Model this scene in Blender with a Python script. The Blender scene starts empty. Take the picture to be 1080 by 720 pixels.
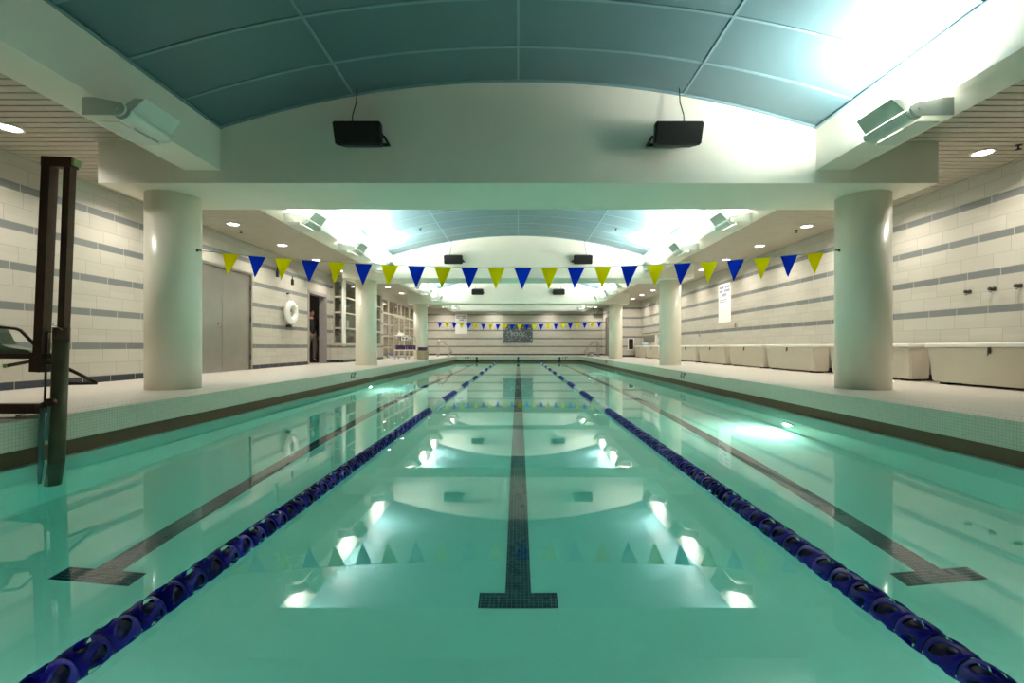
import bpy, bmesh, math, random
from mathutils import Vector, Matrix
random.seed(7)
sc = bpy.context.scene
COL = sc.collection
PI = math.pi
EYE = 0.889           # eye above the water (water = z 0)
DECK = 0.342          # pool deck
F, X0, Y0 = 480.0, 546.5, 365.5
def at(px, py, Y):    # layout helper: where a point of the photo stands at depth Y
    return Vector(((px - X0) / F * Y, Y, EYE - (py - Y0) / F * Y))

# ------------------------------------------------------------------ mesh helpers
class MB:
    def __init__(s): s.bm = bmesh.new(); s.mi = 0
    def _tag(s, faces):
        for f in faces: f.material_index = s.mi
    def box(s, x0, x1, y0, y1, z0, z1, bevel=0):
        r = bmesh.ops.create_cube(s.bm, size=1)
        vs = r['verts']
        for v in vs:
            v.co = Vector(((x0 + x1) / 2 + v.co.x * (x1 - x0), (y0 + y1) / 2 + v.co.y * (y1 - y0), (z0 + z1) / 2 + v.co.z * (z1 - z0)))
        fs = set(f for v in vs for f in v.link_faces); s._tag(fs)
        if bevel:
            es = list(set(e for v in vs for e in v.link_edges))
            r = bmesh.ops.bevel(s.bm, geom=es, offset=bevel, segments=2, affect='EDGES', profile=0.5)
            s._tag(r['faces'])
        return s
    def hexa(s, pts):  # 8 points: bottom 4 (ccw) then top 4
        v = [s.bm.verts.new(p) for p in pts]
        for q in ((3,2,1,0),(4,5,6,7),(0,1,5,4),(1,2,6,5),(2,3,7,6),(3,0,4,7)):
            f = s.bm.faces.new([v[i] for i in q]); f.material_index = s.mi
        return s
    def bar(s, a, b, w, h=None, up=(0,0,1)):
        h = h or w
        a, b = Vector(a), Vector(b); d = (b - a).normalized()
        u = Vector(up)
        if abs(d.dot(u)) > .98: u = Vector((0,1,0))
        sx = d.cross(u).normalized() * w / 2; sy = sx.cross(d).normalized() * h / 2
        return s.hexa([a - sx - sy, a + sx - sy, a + sx + sy, a - sx + sy, b - sx - sy, b + sx - sy, b + sx + sy, b - sx + sy])
    def tube(s, pts, r, n=12, cap=True, r2=None):
        pts = [Vector(p) for p in pts]; rings = []
        k = len(pts); prev = None
        for i, p in enumerate(pts):
            t = (pts[min(i+1, k-1)] - pts[max(i-1, 0)]).normalized()
            if prev is None:
                u = Vector((0,0,1)) if abs(t.z) < .9 else Vector((1,0,0))
                a = t.cross(u).normalized()
            else:
                a = (prev - t * prev.dot(t)).normalized()
            prev = a; b = t.cross(a)
            rr = r if r2 is None else r + (r2 - r) * i / (k - 1)
            rings.append([s.bm.verts.new(p + a * rr * math.cos(j * 2*PI/n) + b * rr * math.sin(j * 2*PI/n)) for j in range(n)])
        for i in range(k - 1):
            for j in range(n):
                f = s.bm.faces.new((rings[i][j], rings[i][(j+1) % n], rings[i+1][(j+1) % n], rings[i+1][j])); f.smooth = True; f.material_index = s.mi
        if cap:
            s._tag([s.bm.faces.new(rings[0][::-1]), s.bm.faces.new(rings[-1])])
        return s
    def lathe(s, prof, n=32, c=(0,0,0), axis='Z', closed=False):
        c = Vector(c); rings = []
        for (r, z) in prof:
            ring = []
            for j in range(n):
                a = j * 2*PI/n; x, y = r * math.cos(a), r * math.sin(a)
                p = {'Z': (x, y, z), 'X': (z, x, y), 'Y': (x, z, y)}[axis]
                ring.append(s.bm.verts.new(c + Vector(p)))
            rings.append(ring)
        m = len(rings)
        for i in range(m if closed else m - 1):
            for j in range(n):
                f = s.bm.faces.new((rings[i][j], rings[i][(j+1) % n], rings[(i+1) % m][(j+1) % n], rings[(i+1) % m][j])); f.smooth = True; f.material_index = s.mi
        if not closed:
            if prof[0][0] > 1e-6: s._tag([s.bm.faces.new(rings[0][::-1])])
            if prof[-1][0] > 1e-6: s._tag([s.bm.faces.new(rings[-1])])
        return s
    def quad(s, *p):
        f = s.bm.faces.new([s.bm.verts.new(q) for q in p]); f.material_index = s.mi; return s
    def prism(s, poly, y0, y1, axis='Y'):   # polygon in XZ extruded along Y  (or YZ along X)
        def P(a, b, t): return (a, t, b) if axis == 'Y' else (t, a, b)
        A = [s.bm.verts.new(P(a, b, y0)) for a, b in poly]; B = [s.bm.verts.new(P(a, b, y1)) for a, b in poly]
        s._tag([s.bm.faces.new(A), s.bm.faces.new(B[::-1])])
        n = len(poly)
        for i in range(n): s._tag([s.bm.faces.new((A[(i+1) % n], A[i], B[i], B[(i+1) % n]))])
        return s
    def build(s, name, mat, parent=None, smooth=False):
        bmesh.ops.recalc_face_normals(s.bm, faces=s.bm.faces)
        me = bpy.data.meshes.new(name); s.bm.to_mesh(me); s.bm.free()
        for m in (mat if isinstance(mat, (list, tuple)) else [mat]): me.materials.append(m)
        if smooth:
            for p in me.polygons: p.use_smooth = True
        o = bpy.data.objects.new(name, me); COL.objects.link(o)
        if parent: o.parent = parent
        return o

def tag(o, label=None, cat=None, group=None, kind=None):
    if label: o['label'] = label
    if cat: o['category'] = cat
    if group: o['group'] = group
    if kind: o['kind'] = kind
    return o
def empty(name, loc=(0,0,0), rot=(0,0,0)):
    o = bpy.data.objects.new(name, None); COL.objects.link(o); o.location = loc; o.rotation_euler = rot
    o.empty_display_size = .1
    return o
def kids(o): return [c for c in bpy.data.objects if c.parent is o]
def tree(o): return (o, [tree(c) for c in kids(o)])
def copy_tree(t, parent=None):
    o, ch = t
    c = o.copy(); COL.objects.link(c); c.parent = parent
    for k in ch: copy_tree(k, c)
    return c

# ------------------------------------------------------------------ materials
def srgb(r, g, b):
    return tuple(((c/255)/12.92 if c/255 <= .04045 else ((c/255+.055)/1.055)**2.4) for c in (r, g, b)) + (1,)
class NM:
    def __init__(s, name):
        s.m = bpy.data.materials.new(name); s.m.use_nodes = True
        s.nt = s.m.node_tree; s.nt.nodes.clear()
        s.out = s.nt.nodes.new('ShaderNodeOutputMaterial')
    def n(s, t, **k):
        x = s.nt.nodes.new(t)
        for a, b in k.items(): setattr(x, a, b)
        return x
    def inp(s, sock, v):
        if hasattr(v, 'is_output') or isinstance(v, bpy.types.NodeSocket): s.nt.links.new(v, sock)
        else: sock.default_value = v
    def math(s, op, a, b=0.0, c=None):
        x = s.n('ShaderNodeMath', operation=op); s.inp(x.inputs[0], a); s.inp(x.inputs[1], b)
        if c is not None: s.inp(x.inputs[2], c)
        return x.outputs[0]
    def mix(s, f, a, b):
        x = s.n('ShaderNodeMix', data_type='RGBA'); s.inp(x.inputs[0], f); s.inp(x.inputs[6], a); s.inp(x.inputs[7], b); return x.outputs[2]
    def pos(s):
        g = s.n('ShaderNodeNewGeometry'); sp = s.n('ShaderNodeSeparateXYZ'); s.nt.links.new(g.outputs['Position'], sp.inputs[0])
        nn = s.n('ShaderNodeSeparateXYZ'); s.nt.links.new(g.outputs['True Normal'], nn.inputs[0])
        return sp.outputs, nn.outputs, g
    def noise(s, scale, detail=3, rough=.5, vec=None):
        x = s.n('ShaderNodeTexNoise'); x.inputs['Scale'].default_value = scale; x.inputs['Detail'].default_value = detail; x.inputs['Roughness'].default_value = rough
        if vec is None:
            g = s.n('ShaderNodeNewGeometry'); vec = g.outputs['Position']
        s.nt.links.new(vec, x.inputs['Vector']); return x.outputs['Fac']
    def bsdf(s, color, rough=.5, metal=0, spec=.5, bump=None, bstr=.2, bdist=.002, coat=0, emis=None, estr=0):
        b = s.n('ShaderNodeBsdfPrincipled')
        s.inp(b.inputs['Base Color'], color); s.inp(b.inputs['Roughness'], rough); s.inp(b.inputs['Metallic'], metal)
        b.inputs['Specular IOR Level'].default_value = spec; b.inputs['Coat Weight'].default_value = coat
        if emis: b.inputs['Emission Color'].default_value = emis; b.inputs['Emission Strength'].default_value = estr
        if bump is not None:
            bp = s.n('ShaderNodeBump'); bp.inputs['Strength'].default_value = bstr; bp.inputs['Distance'].default_value = bdist
            s.nt.links.new(bump, bp.inputs['Height']); s.nt.links.new(bp.outputs[0], b.inputs['Normal'])
        s.nt.links.new(b.outputs[0], s.out.inputs[0]); return s.m

def plain(name, rgb, rough=.5, metal=0, var=.06, scale=6, bump=True, spec=.5, coat=0):
    m = NM(name); c = srgb(*rgb); d = tuple(x * (1 - var * 2) for x in c[:3]) + (1,)
    f = m.noise(scale, 4)
    return m.bsdf(m.mix(f, c, d), rough, metal, spec, bump=m.noise(scale * 12, 2) if bump else None, bstr=.08, coat=coat)
def emissive(name, rgb, s):
    m = NM(name); return m.bsdf((.8,.8,.8,1), .4, emis=rgb + (1,), estr=s)

def grid_mat(name, tile, grout, pitch, gw, rough=.3, var=.1, dashes=False, dark=None):
    """small square tiles laid in world axes, grout lines gw wide"""
    m = NM(name); p, nr, g = m.pos()
    line = None
    for i in range(3):
        fr = m.math('FRACT', m.math('DIVIDE', m.math('ADD', p[i], 50.0 + gw/2), pitch))
        l = m.math('LESS_THAN', fr, gw / pitch)
        l = m.math('MULTIPLY', l, m.math('LESS_THAN', m.math('ABSOLUTE', nr[i]), .5))
        line = l if line is None else m.math('MAXIMUM', line, l)
    cell = m.n('ShaderNodeVectorMath', operation='SNAP'); m.nt.links.new(g.outputs['Position'], cell.inputs[0]); cell.inputs[1].default_value = (pitch,)*3
    wn = m.n('ShaderNodeTexWhiteNoise'); m.nt.links.new(cell.outputs[0], wn.inputs['Vector'])
    t = srgb(*tile); d = tuple(x * (1 - var * 2) for x in t[:3]) + (1,)
    col = m.mix(wn.outputs['Value'], t, d)
    if dashes:   # two rows of slots in the deck tiles next to the pool edge
        ax = m.math('ABSOLUTE', p[0])
        rows = None
        for xc in (3.755, 3.93):
            r_ = m.math('LESS_THAN', m.math('ABSOLUTE', m.math('SUBTRACT', ax, xc)), .011)
            rows = r_ if rows is None else m.math('MAXIMUM', rows, r_)
        dsh = m.math('LESS_THAN', m.math('FRACT', m.math('DIVIDE', m.math('ADD', p[1], 50), .0508)), .5)
        msk = m.math('MULTIPLY', m.math('MULTIPLY', rows, dsh), m.math('GREATER_THAN', nr[2], .5))
        msk = m.math('MULTIPLY', msk, m.math('LESS_THAN', p[1], 26.8))
        col = m.mix(msk, col, srgb(74, 78, 74))
    col = m.mix(line, col, srgb(*grout))
    nz = m.noise(.9, 3)
    col2 = m.n('ShaderNodeMix', data_type='RGBA', blend_type='MULTIPLY'); col2.inputs[0].default_value = .25
    m.nt.links.new(col, col2.inputs[6]); m.nt.links.new(m.mix(nz, (1,1,1,1), (.75,.75,.72,1)), col2.inputs[7])
    return m.bsdf(col2.outputs[2], rough, bump=m.math('SUBTRACT', 1.0, line), bstr=.25, bdist=.001)

def wall_mat():
    m = NM('glazed_block_wall'); p, nr, g = m.pos()
    # u runs along the wall whichever way it faces
    isx = m.math('GREATER_THAN', m.math('ABSOLUTE', nr[0]), .5)
    u = m.math('ADD', m.math('MULTIPLY', p[1], isx), m.math('MULTIPLY', p[0], m.math('SUBTRACT', 1.0, isx)))
    H = .508; base = .341
    z = m.math('SUBTRACT', m.math('ADD', p[2], 10 * H), base)
    fz = m.math('MULTIPLY', m.math('FRACT', m.math('DIVIDE', z, H)), H)
    stripe = m.math('LESS_THAN', fz, .102)
    iz = m.math('FLOOR', m.math('DIVIDE', z, H))
    c2 = m.math('GREATER_THAN', fz, .305)
    # horizontal joints
    g1 = m.math('LESS_THAN', m.math('ABSOLUTE', m.math('SUBTRACT', fz, .102)), .004)
    g2 = m.math('LESS_THAN', m.math('ABSOLUTE', m.math('SUBTRACT', fz, .305)), .003)
    g3 = m.math('LESS_THAN', fz, .004)
    off = m.math('MULTIPLY', m.math('ADD', m.math('ADD', m.math('MULTIPLY', iz, .37), m.math('MULTIPLY', c2, .5)), m.math('MULTIPLY', stripe, .21)), .457)
    fu = m.math('MULTIPLY', m.math('FRACT', m.math('DIVIDE', m.math('ADD', m.math('ADD', u, off), 50.0), .457)), .457)
    gv = m.math('LESS_THAN', fu, .007)
    gh = m.math('MAXIMUM', g1, m.math('MAXIMUM', g2, g3))
    joint = m.math('MAXIMUM', gh, gv)
    isbase = m.math('LESS_THAN', p[2], base + .1)
    # block to block tone
    iu = m.math('FLOOR', m.math('DIVIDE', m.math('ADD', m.math('ADD', u, off), 50.0), .457))
    cv = m.n('ShaderNodeCombineXYZ'); m.nt.links.new(iu, cv.inputs[0]); m.nt.links.new(m.math('FLOOR', m.math('DIVIDE', z, .1)), cv.inputs[1])
    wn = m.n('ShaderNodeTexWhiteNoise'); m.nt.links.new(cv.outputs[0], wn.inputs['Vector'])
    white = m.mix(wn.outputs['Value'], srgb(188, 182, 170), srgb(179, 173, 160))
    grey = m.mix(wn.outputs['Value'], srgb(118, 121, 119), srgb(108, 111, 110))
    col = m.mix(stripe, white, grey)
    col = m.mix(isbase, col, srgb(38, 44, 58))
    sj = m.math('MAXIMUM', m.math('MULTIPLY', gv, stripe), 0.0)
    col = m.mix(m.math('MULTIPLY', joint, .8), col, srgb(150, 140, 124))
    col = m.mix(sj, col, srgb(196, 186, 166))
    return m.bsdf(col, .38, bump=m.math('SUBTRACT', 1.0, joint), bstr=.3, bdist=.002)

M = {}
M['wall'] = wall_mat()
M['paint'] = plain('white_wall_paint', (234, 228, 214), .55, var=.03, scale=2)
M['column'] = plain('glossy_column_paint', (238, 234, 216), .28, var=.03, scale=2, bump=False)
M['soffit'] = plain('soffit_board', (205, 196, 180), .6, var=.05, scale=3)
M['slat'] = plain('ceiling_slats', (192, 182, 164), .45, var=.08, scale=4)
M['plenum'] = plain('dark_plenum', (40, 37, 33), .9)
M['vault'] = plain('teal_vault_panel', (92, 120, 126), .5, var=.05, scale=1.2)
M['batten'] = plain('vault_batten', (124, 154, 160), .45)
M['deck'] = grid_mat('deck_mosaic', (226, 217, 205), (190, 182, 170), .0254, .0022, dashes=True, var=.04)
M['coping'] = grid_mat('coping_mosaic', (216, 208, 190), (172, 166, 150), .0254, .0026, var=.04)
M['basin'] = grid_mat('pool_plaster', (222, 232, 222), (222, 232, 222), .0254, .0005, rough=.6, var=.01)
M['gutter'] = plain('gutter_brown', (112, 80, 54), .6)
M['lane'] = grid_mat('navy_lane_tile', (20, 30, 58), (104, 128, 140), .0254, .0024, rough=.25, var=.15)
M['steel'] = plain('brushed_steel', (170, 166, 158), .32, metal=.85, var=.12, scale=3)
M['chrome'] = plain('polished_rail', (205, 200, 192), .15, metal=1, bump=False)
M['darksteel'] = plain('dark_frame', (60, 56, 54), .5, metal=.4)
M['frame'] = plain('beige_window_frame', (182, 173, 158), .45, var=.04)
M['jamb'] = plain('grey_door_frame', (150, 142, 140), .45, var=.04)
M['black'] = plain('black_plastic', (14, 13, 12), .55)
M['fixture'] = plain('fixture_enamel', (214, 214, 204), .35, bump=False)
M['white'] = plain('white_plastic', (232, 230, 222), .4, var=.03, bump=False)
M['bin'] = plain('bin_plastic', (205, 197, 180), .5, var=.04)
M['lid'] = plain('bin_lid_plastic', (240, 236, 228), .4, var=.03)  # lid colour lightened to paint in the downlight falling on top
M['blue'] = plain('blue_float_plastic', (42, 22, 190), .3, var=.05, bump=False)
M['bluedark'] = plain('blue_hub_plastic', (16, 10, 90), .4, bump=False)  # darkened blue paints the shade inside the float openings
M['whitefloat'] = plain('white_float_plastic', (246, 248, 240), .4, bump=False)
M['pyellow'] = plain('yellow_pennant', (222, 216, 6), .5, var=.02, bump=False)
M['pblue'] = plain('blue_pennant', (14, 46, 170), .5, var=.02, bump=False)
M['cord'] = plain('pale_cord', (190, 200, 185), .6, bump=False)
M['bronze'] = plain('rusty_brown_metal', (92, 54, 34), .5, metal=.35, var=.3, scale=14)
M['cyl'] = plain('stained_cylinder_metal', (112, 98, 76), .42, metal=.55, var=.3, scale=9)
M['pipe'] = plain('pale_blue_pipe', (112, 132, 132), .4)
M['seat'] = plain('grey_green_seat', (132, 138, 116), .5)
M['capgreen'] = plain('yellow_green_cap', (170, 170, 110), .5)
M['paper'] = plain('white_paper', (232, 230, 226), .7, var=.02, bump=False)
M['ink'] = plain('blue_grey_print', (128, 134, 158), .7, bump=False)
M['navyboard'] = None
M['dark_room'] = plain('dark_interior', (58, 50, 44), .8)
M['room'] = plain('beige_interior', (190, 176, 154), .7)
M['purple'] = plain('purple_foam', (72, 26, 92), .7)
M['tan'] = plain('tan_tub', (176, 164, 134), .5, scale=12, var=.1)
M['hose'] = plain('blue_hose', (60, 120, 190), .4)
M['cloth'] = plain('blue_white_cloth', (160, 190, 215), .8)
M['skin'] = plain('skin', (170, 125, 98), .5, bump=False)
M['shirt'] = plain('dark_jacket', (22, 20, 20), .8)
M['sleeve'] = plain('pale_shirt', (120, 116, 104), .8)
M['trousers'] = plain('grey_trousers', (112, 102, 92), .8)
M['hair'] = plain('brown_hair', (50, 36, 26), .7)
M['shoe'] = plain('dark_shoes', (30, 26, 24), .6)
M['red'] = plain('extinguisher_red', (64, 18, 28), .4)
M['bucket'] = plain('clear_bucket', (200, 196, 180), .35)
M['bluerim'] = plain('blue_rim', (70, 90, 180), .4)
M['lens'] = emissive('downlight_lens', (1, .97, .9), 14)
M['tube'] = emissive('uplight_tube', (.93, 1, .95), 30)
M['tube_off'] = plain('unlit_tube', (210, 214, 205), .3, bump=False)
M['poollens'] = emissive('pool_light_lens', (1, 1, .9), 12)

def cloth_mat(name, rgb):
    m = NM(name); d = m.n('ShaderNodeBsdfDiffuse'); t = m.n('ShaderNodeBsdfTranslucent'); c = srgb(*rgb)
    d.inputs[0].default_value = c; t.inputs[0].default_value = c
    x = m.n('ShaderNodeMixShader'); x.inputs[0].default_value = .45
    m.nt.links.new(d.outputs[0], x.inputs[1]); m.nt.links.new(t.outputs[0], x.inputs[2]); m.nt.links.new(x.outputs[0], m.out.inputs[0]); return m.m
M['pyellow'] = cloth_mat('yellow_pennant', (242, 222, 8)); M['pblue'] = cloth_mat('blue_pennant', (12, 50, 200))
def board_mat():
    m = NM('speckled_banner'); v = m.n('ShaderNodeTexVoronoi'); v.inputs['Scale'].default_value = 9
    g = m.n('ShaderNodeNewGeometry'); m.nt.links.new(g.outputs['Position'], v.inputs['Vector'])
    f = m.math('LESS_THAN', v.outputs['Distance'], .28)
    sp = m.n('ShaderNodeSeparateColor'); m.nt.links.new(v.outputs['Color'], sp.inputs[0])
    f = m.math('MULTIPLY', f, m.math('GREATER_THAN', sp.outputs[0], .35))
    base = m.mix(m.noise(14, 3), srgb(58, 66, 70), srgb(96, 98, 106))
    return m.bsdf(m.mix(f, base, srgb(168, 176, 172)), .6)
M['navyboard'] = board_mat()

def water_mat():
    m = NM('pool_water_surface')
    g = m.n('ShaderNodeBsdfGlass'); g.inputs['IOR'].default_value = 1.333; g.inputs['Roughness'].default_value = 0.0
    g.inputs['Color'].default_value = (1, 1, 1, 1)
    bp = m.n('ShaderNodeBump'); bp.inputs['Strength'].default_value = .015; bp.inputs['Distance'].default_value = .003
    m.nt.links.new(m.noise(2.2, 2), bp.inputs['Height']); m.nt.links.new(bp.outputs[0], g.inputs['Normal'])
    m.nt.links.new(g.outputs[0], m.out.inputs[0])
    v = m.n('ShaderNodeVolumeAbsorption'); v.inputs['Color'].default_value = (.0, .87, .80, 1); v.inputs['Density'].default_value = .32
    m.nt.links.new(v.outputs[0], m.out.inputs['Volume'])
    return m.m
M['water'] = water_mat()
def glass_mat(name, rgb, alpha):
    m = NM(name)
    gl = m.n('ShaderNodeBsdfGlossy'); gl.inputs['Roughness'].default_value = .03
    tr = m.n('ShaderNodeBsdfTransparent'); tr.inputs['Color'].default_value = srgb(*rgb)
    lw = m.n('ShaderNodeLayerWeight'); fac = m.math('ADD', m.math('MULTIPLY', m.math('POWER', lw.outputs['Facing'], 4.0), .8), .04)
    mx = m.n('ShaderNodeMixShader'); lw.inputs['Blend'].default_value = .5; m.nt.links.new(fac, mx.inputs[0]); m.nt.links.new(tr.outputs[0], mx.inputs[1]); m.nt.links.new(gl.outputs[0], mx.inputs[2])
    m.nt.links.new(mx.outputs[0], m.out.inputs[0]); return m.m
M['glass'] = glass_mat('window_glass', (235, 238, 235), 1)

# ------------------------------------------------------------------ key dimensions
XW = 3.66                       # half width of the pool
WL, WR = -6.42, 6.58            # side walls
YN, YF = 0.45, 26.8             # pool ends
YB, YE = -2.6, 29.0             # room ends
ZC = EYE + 2.458                # slatted ceiling
ZB = EYE + 1.966                # underside of the cross beams
ZLB = 3.01                      # underside of the long beams
XI, XO = 3.58, 4.01             # long beams
ZS, ZA = 3.52, 4.086            # vault springing and crown
RV = (XI**2 + (ZA-ZS)**2) / (2*(ZA-ZS))
def vz(x): return ZA - RV + math.sqrt(RV*RV - x*x)
COLY = (6.0, 13.6, 21.2)
BH = .53
def floor_z(y):
    if y < 16: return -(1.09 + .046*y)
    return -(1.09 + .046*16) - (y-16)*.012

# ------------------------------------------------------------------ floor / deck
b = MB()
b.box(-9.2, -XW, YB, YE+.3, .13, DECK); b.box(XW, 7.2, YB, YE+.3, .13, DECK)
b.box(-XW, XW, YF, YE+.3, .13, DECK); b.box(-XW, XW, YB, YN, .13, DECK)
fl = b.build('floor', [M['deck'], M['coping']]); tag(fl, 'white mosaic tiled pool deck running around the water', 'floor', kind='structure')
for p in fl.data.polygons:
    if abs(p.normal.z) < .5: p.material_index = 1

basin = empty('pool_basin'); tag(basin, 'long sunken lap pool shell with pale walls and sloping floor', 'pool', kind='structure')
b = MB()   # inner shell, walls have thickness
ys = [YN, 4, 8, 12, 16, 20, YF]
for i in range(len(ys)-1):
    y0, y1 = ys[i], ys[i+1]; z0, z1 = floor_z(y0), floor_z(y1)
    b.hexa([(-XW-.3, y0, z0-.2), (XW+.3, y0, z0-.2), (XW+.3, y1, z1-.2), (-XW-.3, y1, z1-.2), (-XW-.3, y0, z0), (XW+.3, y0, z0), (XW+.3, y1, z1), (-XW-.3, y1, z1)])
zb = -2.2
b.box(-XW-.3, -XW, YN-.3, YF+.3, zb, -.02); b.box(XW, XW+.3, YN-.3, YF+.3, zb, -.02)
b.box(-XW, XW, YF, YF+.3, zb, -.02); b.box(-XW, XW, YN-.3, YN, zb, -.02)
b.build('basin_shell', M['basin'], basin)
b = MB()
G = .07
b.box(-XW-.3, -XW-G, YN-.3, YF+.3, -.02, .13); b.box(XW+G, XW+.3, YN-.3, YF+.3, -.02, .13)
b.box(-XW-G, XW+G, YF+G, YF+.3, -.02, .13); b.box(-XW-G, XW+G, YN-.3, YN-G, -.02, .13)
b.build('overflow_gutter', M['gutter'], basin)

def strip(x0, x1, y0, y1, e=.004):
    b = MB(); cuts = [y0] + [c for c in ys if y0 < c < y1] + [y1]
    for i in range(len(cuts)-1):
        a, c = cuts[i], cuts[i+1]
        za, zc = floor_z(a), floor_z(c)
        b.hexa([(x0, a, za-.01), (x1, a, za-.01), (x1, c, zc-.01), (x0, c, zc-.01), (x0, a, za+e), (x1, a, za+e), (x1, c, zc+e), (x0, c, zc+e)])
    return b.build('lane_marking', M['lane'], basin)
for xc in (-2.44, 0, 2.44):
    w = .0254*3; t = .0254*9; q = round(xc/.0254)*.0254
    strip(q-w, q+w, 2.58+.127, 25.1-.127)
    strip(q-t, q+t, 2.58, 2.58+.127); strip(q-t, q+t, 25.1-.127, 25.1)
    b = MB(); b.box(q-w, q+w, YF-.006, YF, -1.2, -.03); b.box(q-t, q+t, YF-.007, YF, -.55, -.40)
    b.build('wall_target', M['lane'], basin)
    b = MB(); b.box(q-.06, q+.06, YF-.004, YF, .15, .28); b.box(q-.06, q+.06, YF+G-.004, YF+G, -.02, .12); b.build('coping_marker', M['lane'], basin)

def text_part(name, s, size, loc, rot, mat, parent, ext=.001):
    cu = bpy.data.curves.new(name, 'FONT'); cu.body = s; cu.size = size; cu.extrude = ext; cu.align_x = 'CENTER'; cu.align_y = 'CENTER'
    cu.materials.append(mat); cu.offset = size * .012
    tmp = bpy.data.objects.new(name + '_curve', cu); COL.objects.link(tmp); bpy.context.view_layer.update()
    me = bpy.data.meshes.new_from_object(tmp.evaluated_get(bpy.context.evaluated_depsgraph_get())); bpy.data.objects.remove(tmp); bpy.data.curves.remove(cu)
    me.name = name
    o = bpy.data.objects.new(name, me); COL.objects.link(o); o.location = loc; o.rotation_euler = rot; o.parent = parent
    return o
zt = .237
for (x, y, r) in ((-XW+.002, 10.1, PI/2), (XW-.002, 10.1, -PI/2), (-XW+.002, 18.9, PI/2), (XW-.002, 18.9, -PI/2)):
    text_part('depth_number', "6'-0\"", .17, (x, y, zt), (PI/2, 0, r), M['lane'], basin)
for x in (-3.0, 2.75):
    text_part('depth_number', "6'-0\"", .17, (x, YF-.002, zt), (PI/2, 0, 0), M['lane'], basin)

# ------------------------------------------------------------------ water
b = MB()
b.box(-XW-G-.01, XW+G+.01, YN-G-.01, YF+G+.01, -2.15, 0)
w = b.build('pool_water', M['water']); tag(w, 'still clear teal water filling the lap pool', 'water', kind='stuff')

# ------------------------------------------------------------------ walls
def wall_with_holes(b, x0, x1, y0, y1, z0, z1, holes):
    """wall slab x0..x1 running along Y; holes = (ya, yb, za, zb)"""
    y = y0
    for (ya, yb, za, zb_) in sorted(holes):
        b.box(x0, x1, y, ya, z0, z1)
        if za > z0: b.box(x0, x1, ya, yb, z0, za)
        if zb_ < z1: b.box(x0, x1, ya, yb, zb_, z1)
        y = yb
    b.box(x0, x1, y, y1, z0, z1)
T = .2
D1 = (8.80, 10.97, DECK, DECK+2.31)      # steel double door
D2 = (13.93, 15.20, DECK, DECK+2.24)     # open door
WA = (.10, 2.26)                         # office window sill/head above the eye
ZHEAD = EYE + 2.26
b = MB()
wall_with_holes(b, WL-T, WL, YB, 15.6, DECK, ZC+.1, [D1, D2])
wall_with_holes(b, -6.0-T, -6.0, 15.8, 20.15, DECK, ZC+.1, [(15.86, 20.0, EYE+WA[0], ZHEAD)])
wall_with_holes(b, -6.0-T, -6.0, 20.15, YE, DECK, ZC+.1, [(20.25, 26.4, DECK, EYE+2.2)])
# return facing the camera, with window
b.box(WL-T, -6.36, 15.6, 15.8, DECK, ZC+.1)
b.box(-6.36, -6.0, 15.6, 15.8, DECK, EYE+WA[0]); b.box(-6.36, -6.0, 15.6, 15.8, ZHEAD, ZC+.1)
b.build('wall_left', M['wall']); tag(bpy.data.objects['wall_left'], 'white glazed block wall with grey stripes behind the steel doors', 'wall', kind='structure')
b = MB(); b.box(WR, WR+T, YB, 24.3, DECK, ZC+.1); b.box(5.38, WR+T, 24.3, 24.5, DECK, ZC+.1)
wall_with_holes(b, 5.38, 5.38+T, 24.5, YE, DECK, ZC+.1, [(26.95, 28.0, DECK, DECK+2.35)])
b.build('wall_right', M['wall']); tag(bpy.data.objects['wall_right'], 'white glazed block wall with grey stripes behind the storage bins', 'wall', kind='structure')
b = MB(); b.box(-6.2, 5.6, YE, YE+.2, DECK, ZC+.1); b.build('wall_far', M['wall']); tag(bpy.data.objects['wall_far'], 'striped block wall closing the far end of the pool hall', 'wall', kind='structure')
b = MB(); b.box(-9.3, 7.2, YB-.2, YB, DECK, 4.6); b.build('wall_near', M['wall']); tag(bpy.data.objects['wall_near'], 'block wall behind the viewpoint', 'wall', kind='structure')
# rooms behind the left wall
b = MB(); b.box(-9.3, -9.1, 7.5, YE, DECK, 3.4); b.box(-9.1, WL-T, 12.6, 12.7, DECK, 3.4); b.box(-9.1, WL-T, 15.62, 15.78, DECK, 3.4)
b.box(-9.1, WL-T, 7.5, 7.6, DECK, 3.4)
b.box(-9.3, WL-T, 7.5, 15.78, 3.3, 3.4)
b.build('wall_back_room', M['dark_room']); tag(bpy.data.objects['wall_back_room'], 'dim walls of the room behind the open doorway', 'wall', kind='structure')
b = MB(); b.box(-9.1, -9.0, 15.78, YE, DECK, 3.3); b.box(-9.1, -6.2, 20.1, 20.2, DECK, 3.3); b.box(-9.1, -6.2, 26.6, 26.7, DECK, 3.3); b.box(-9.3, -6.2, 15.78, YE, 3.3, 3.4)
b.build('wall_office', M['room']); tag(bpy.data.objects['wall_office'], 'beige walls of the rooms seen through the glazing', 'wall', kind='structure')

# cornice line under the slats
b = MB(); b.box(WL, WL+.03, YB, 15.6, ZC-.03, ZC); b.build('trim_1', M['frame']); tag(bpy.data.objects['trim_1'], 'thin trim where striped door wall meets slatted ceiling', 'trim', kind='structure')
b = MB(); b.box(WR-.03, WR, YB, 24.3, ZC-.03, ZC); b.build('trim_2', M['frame']); tag(bpy.data.objects['trim_2'], 'thin trim where bin side wall meets slatted ceiling', 'trim', kind='structure')

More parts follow.
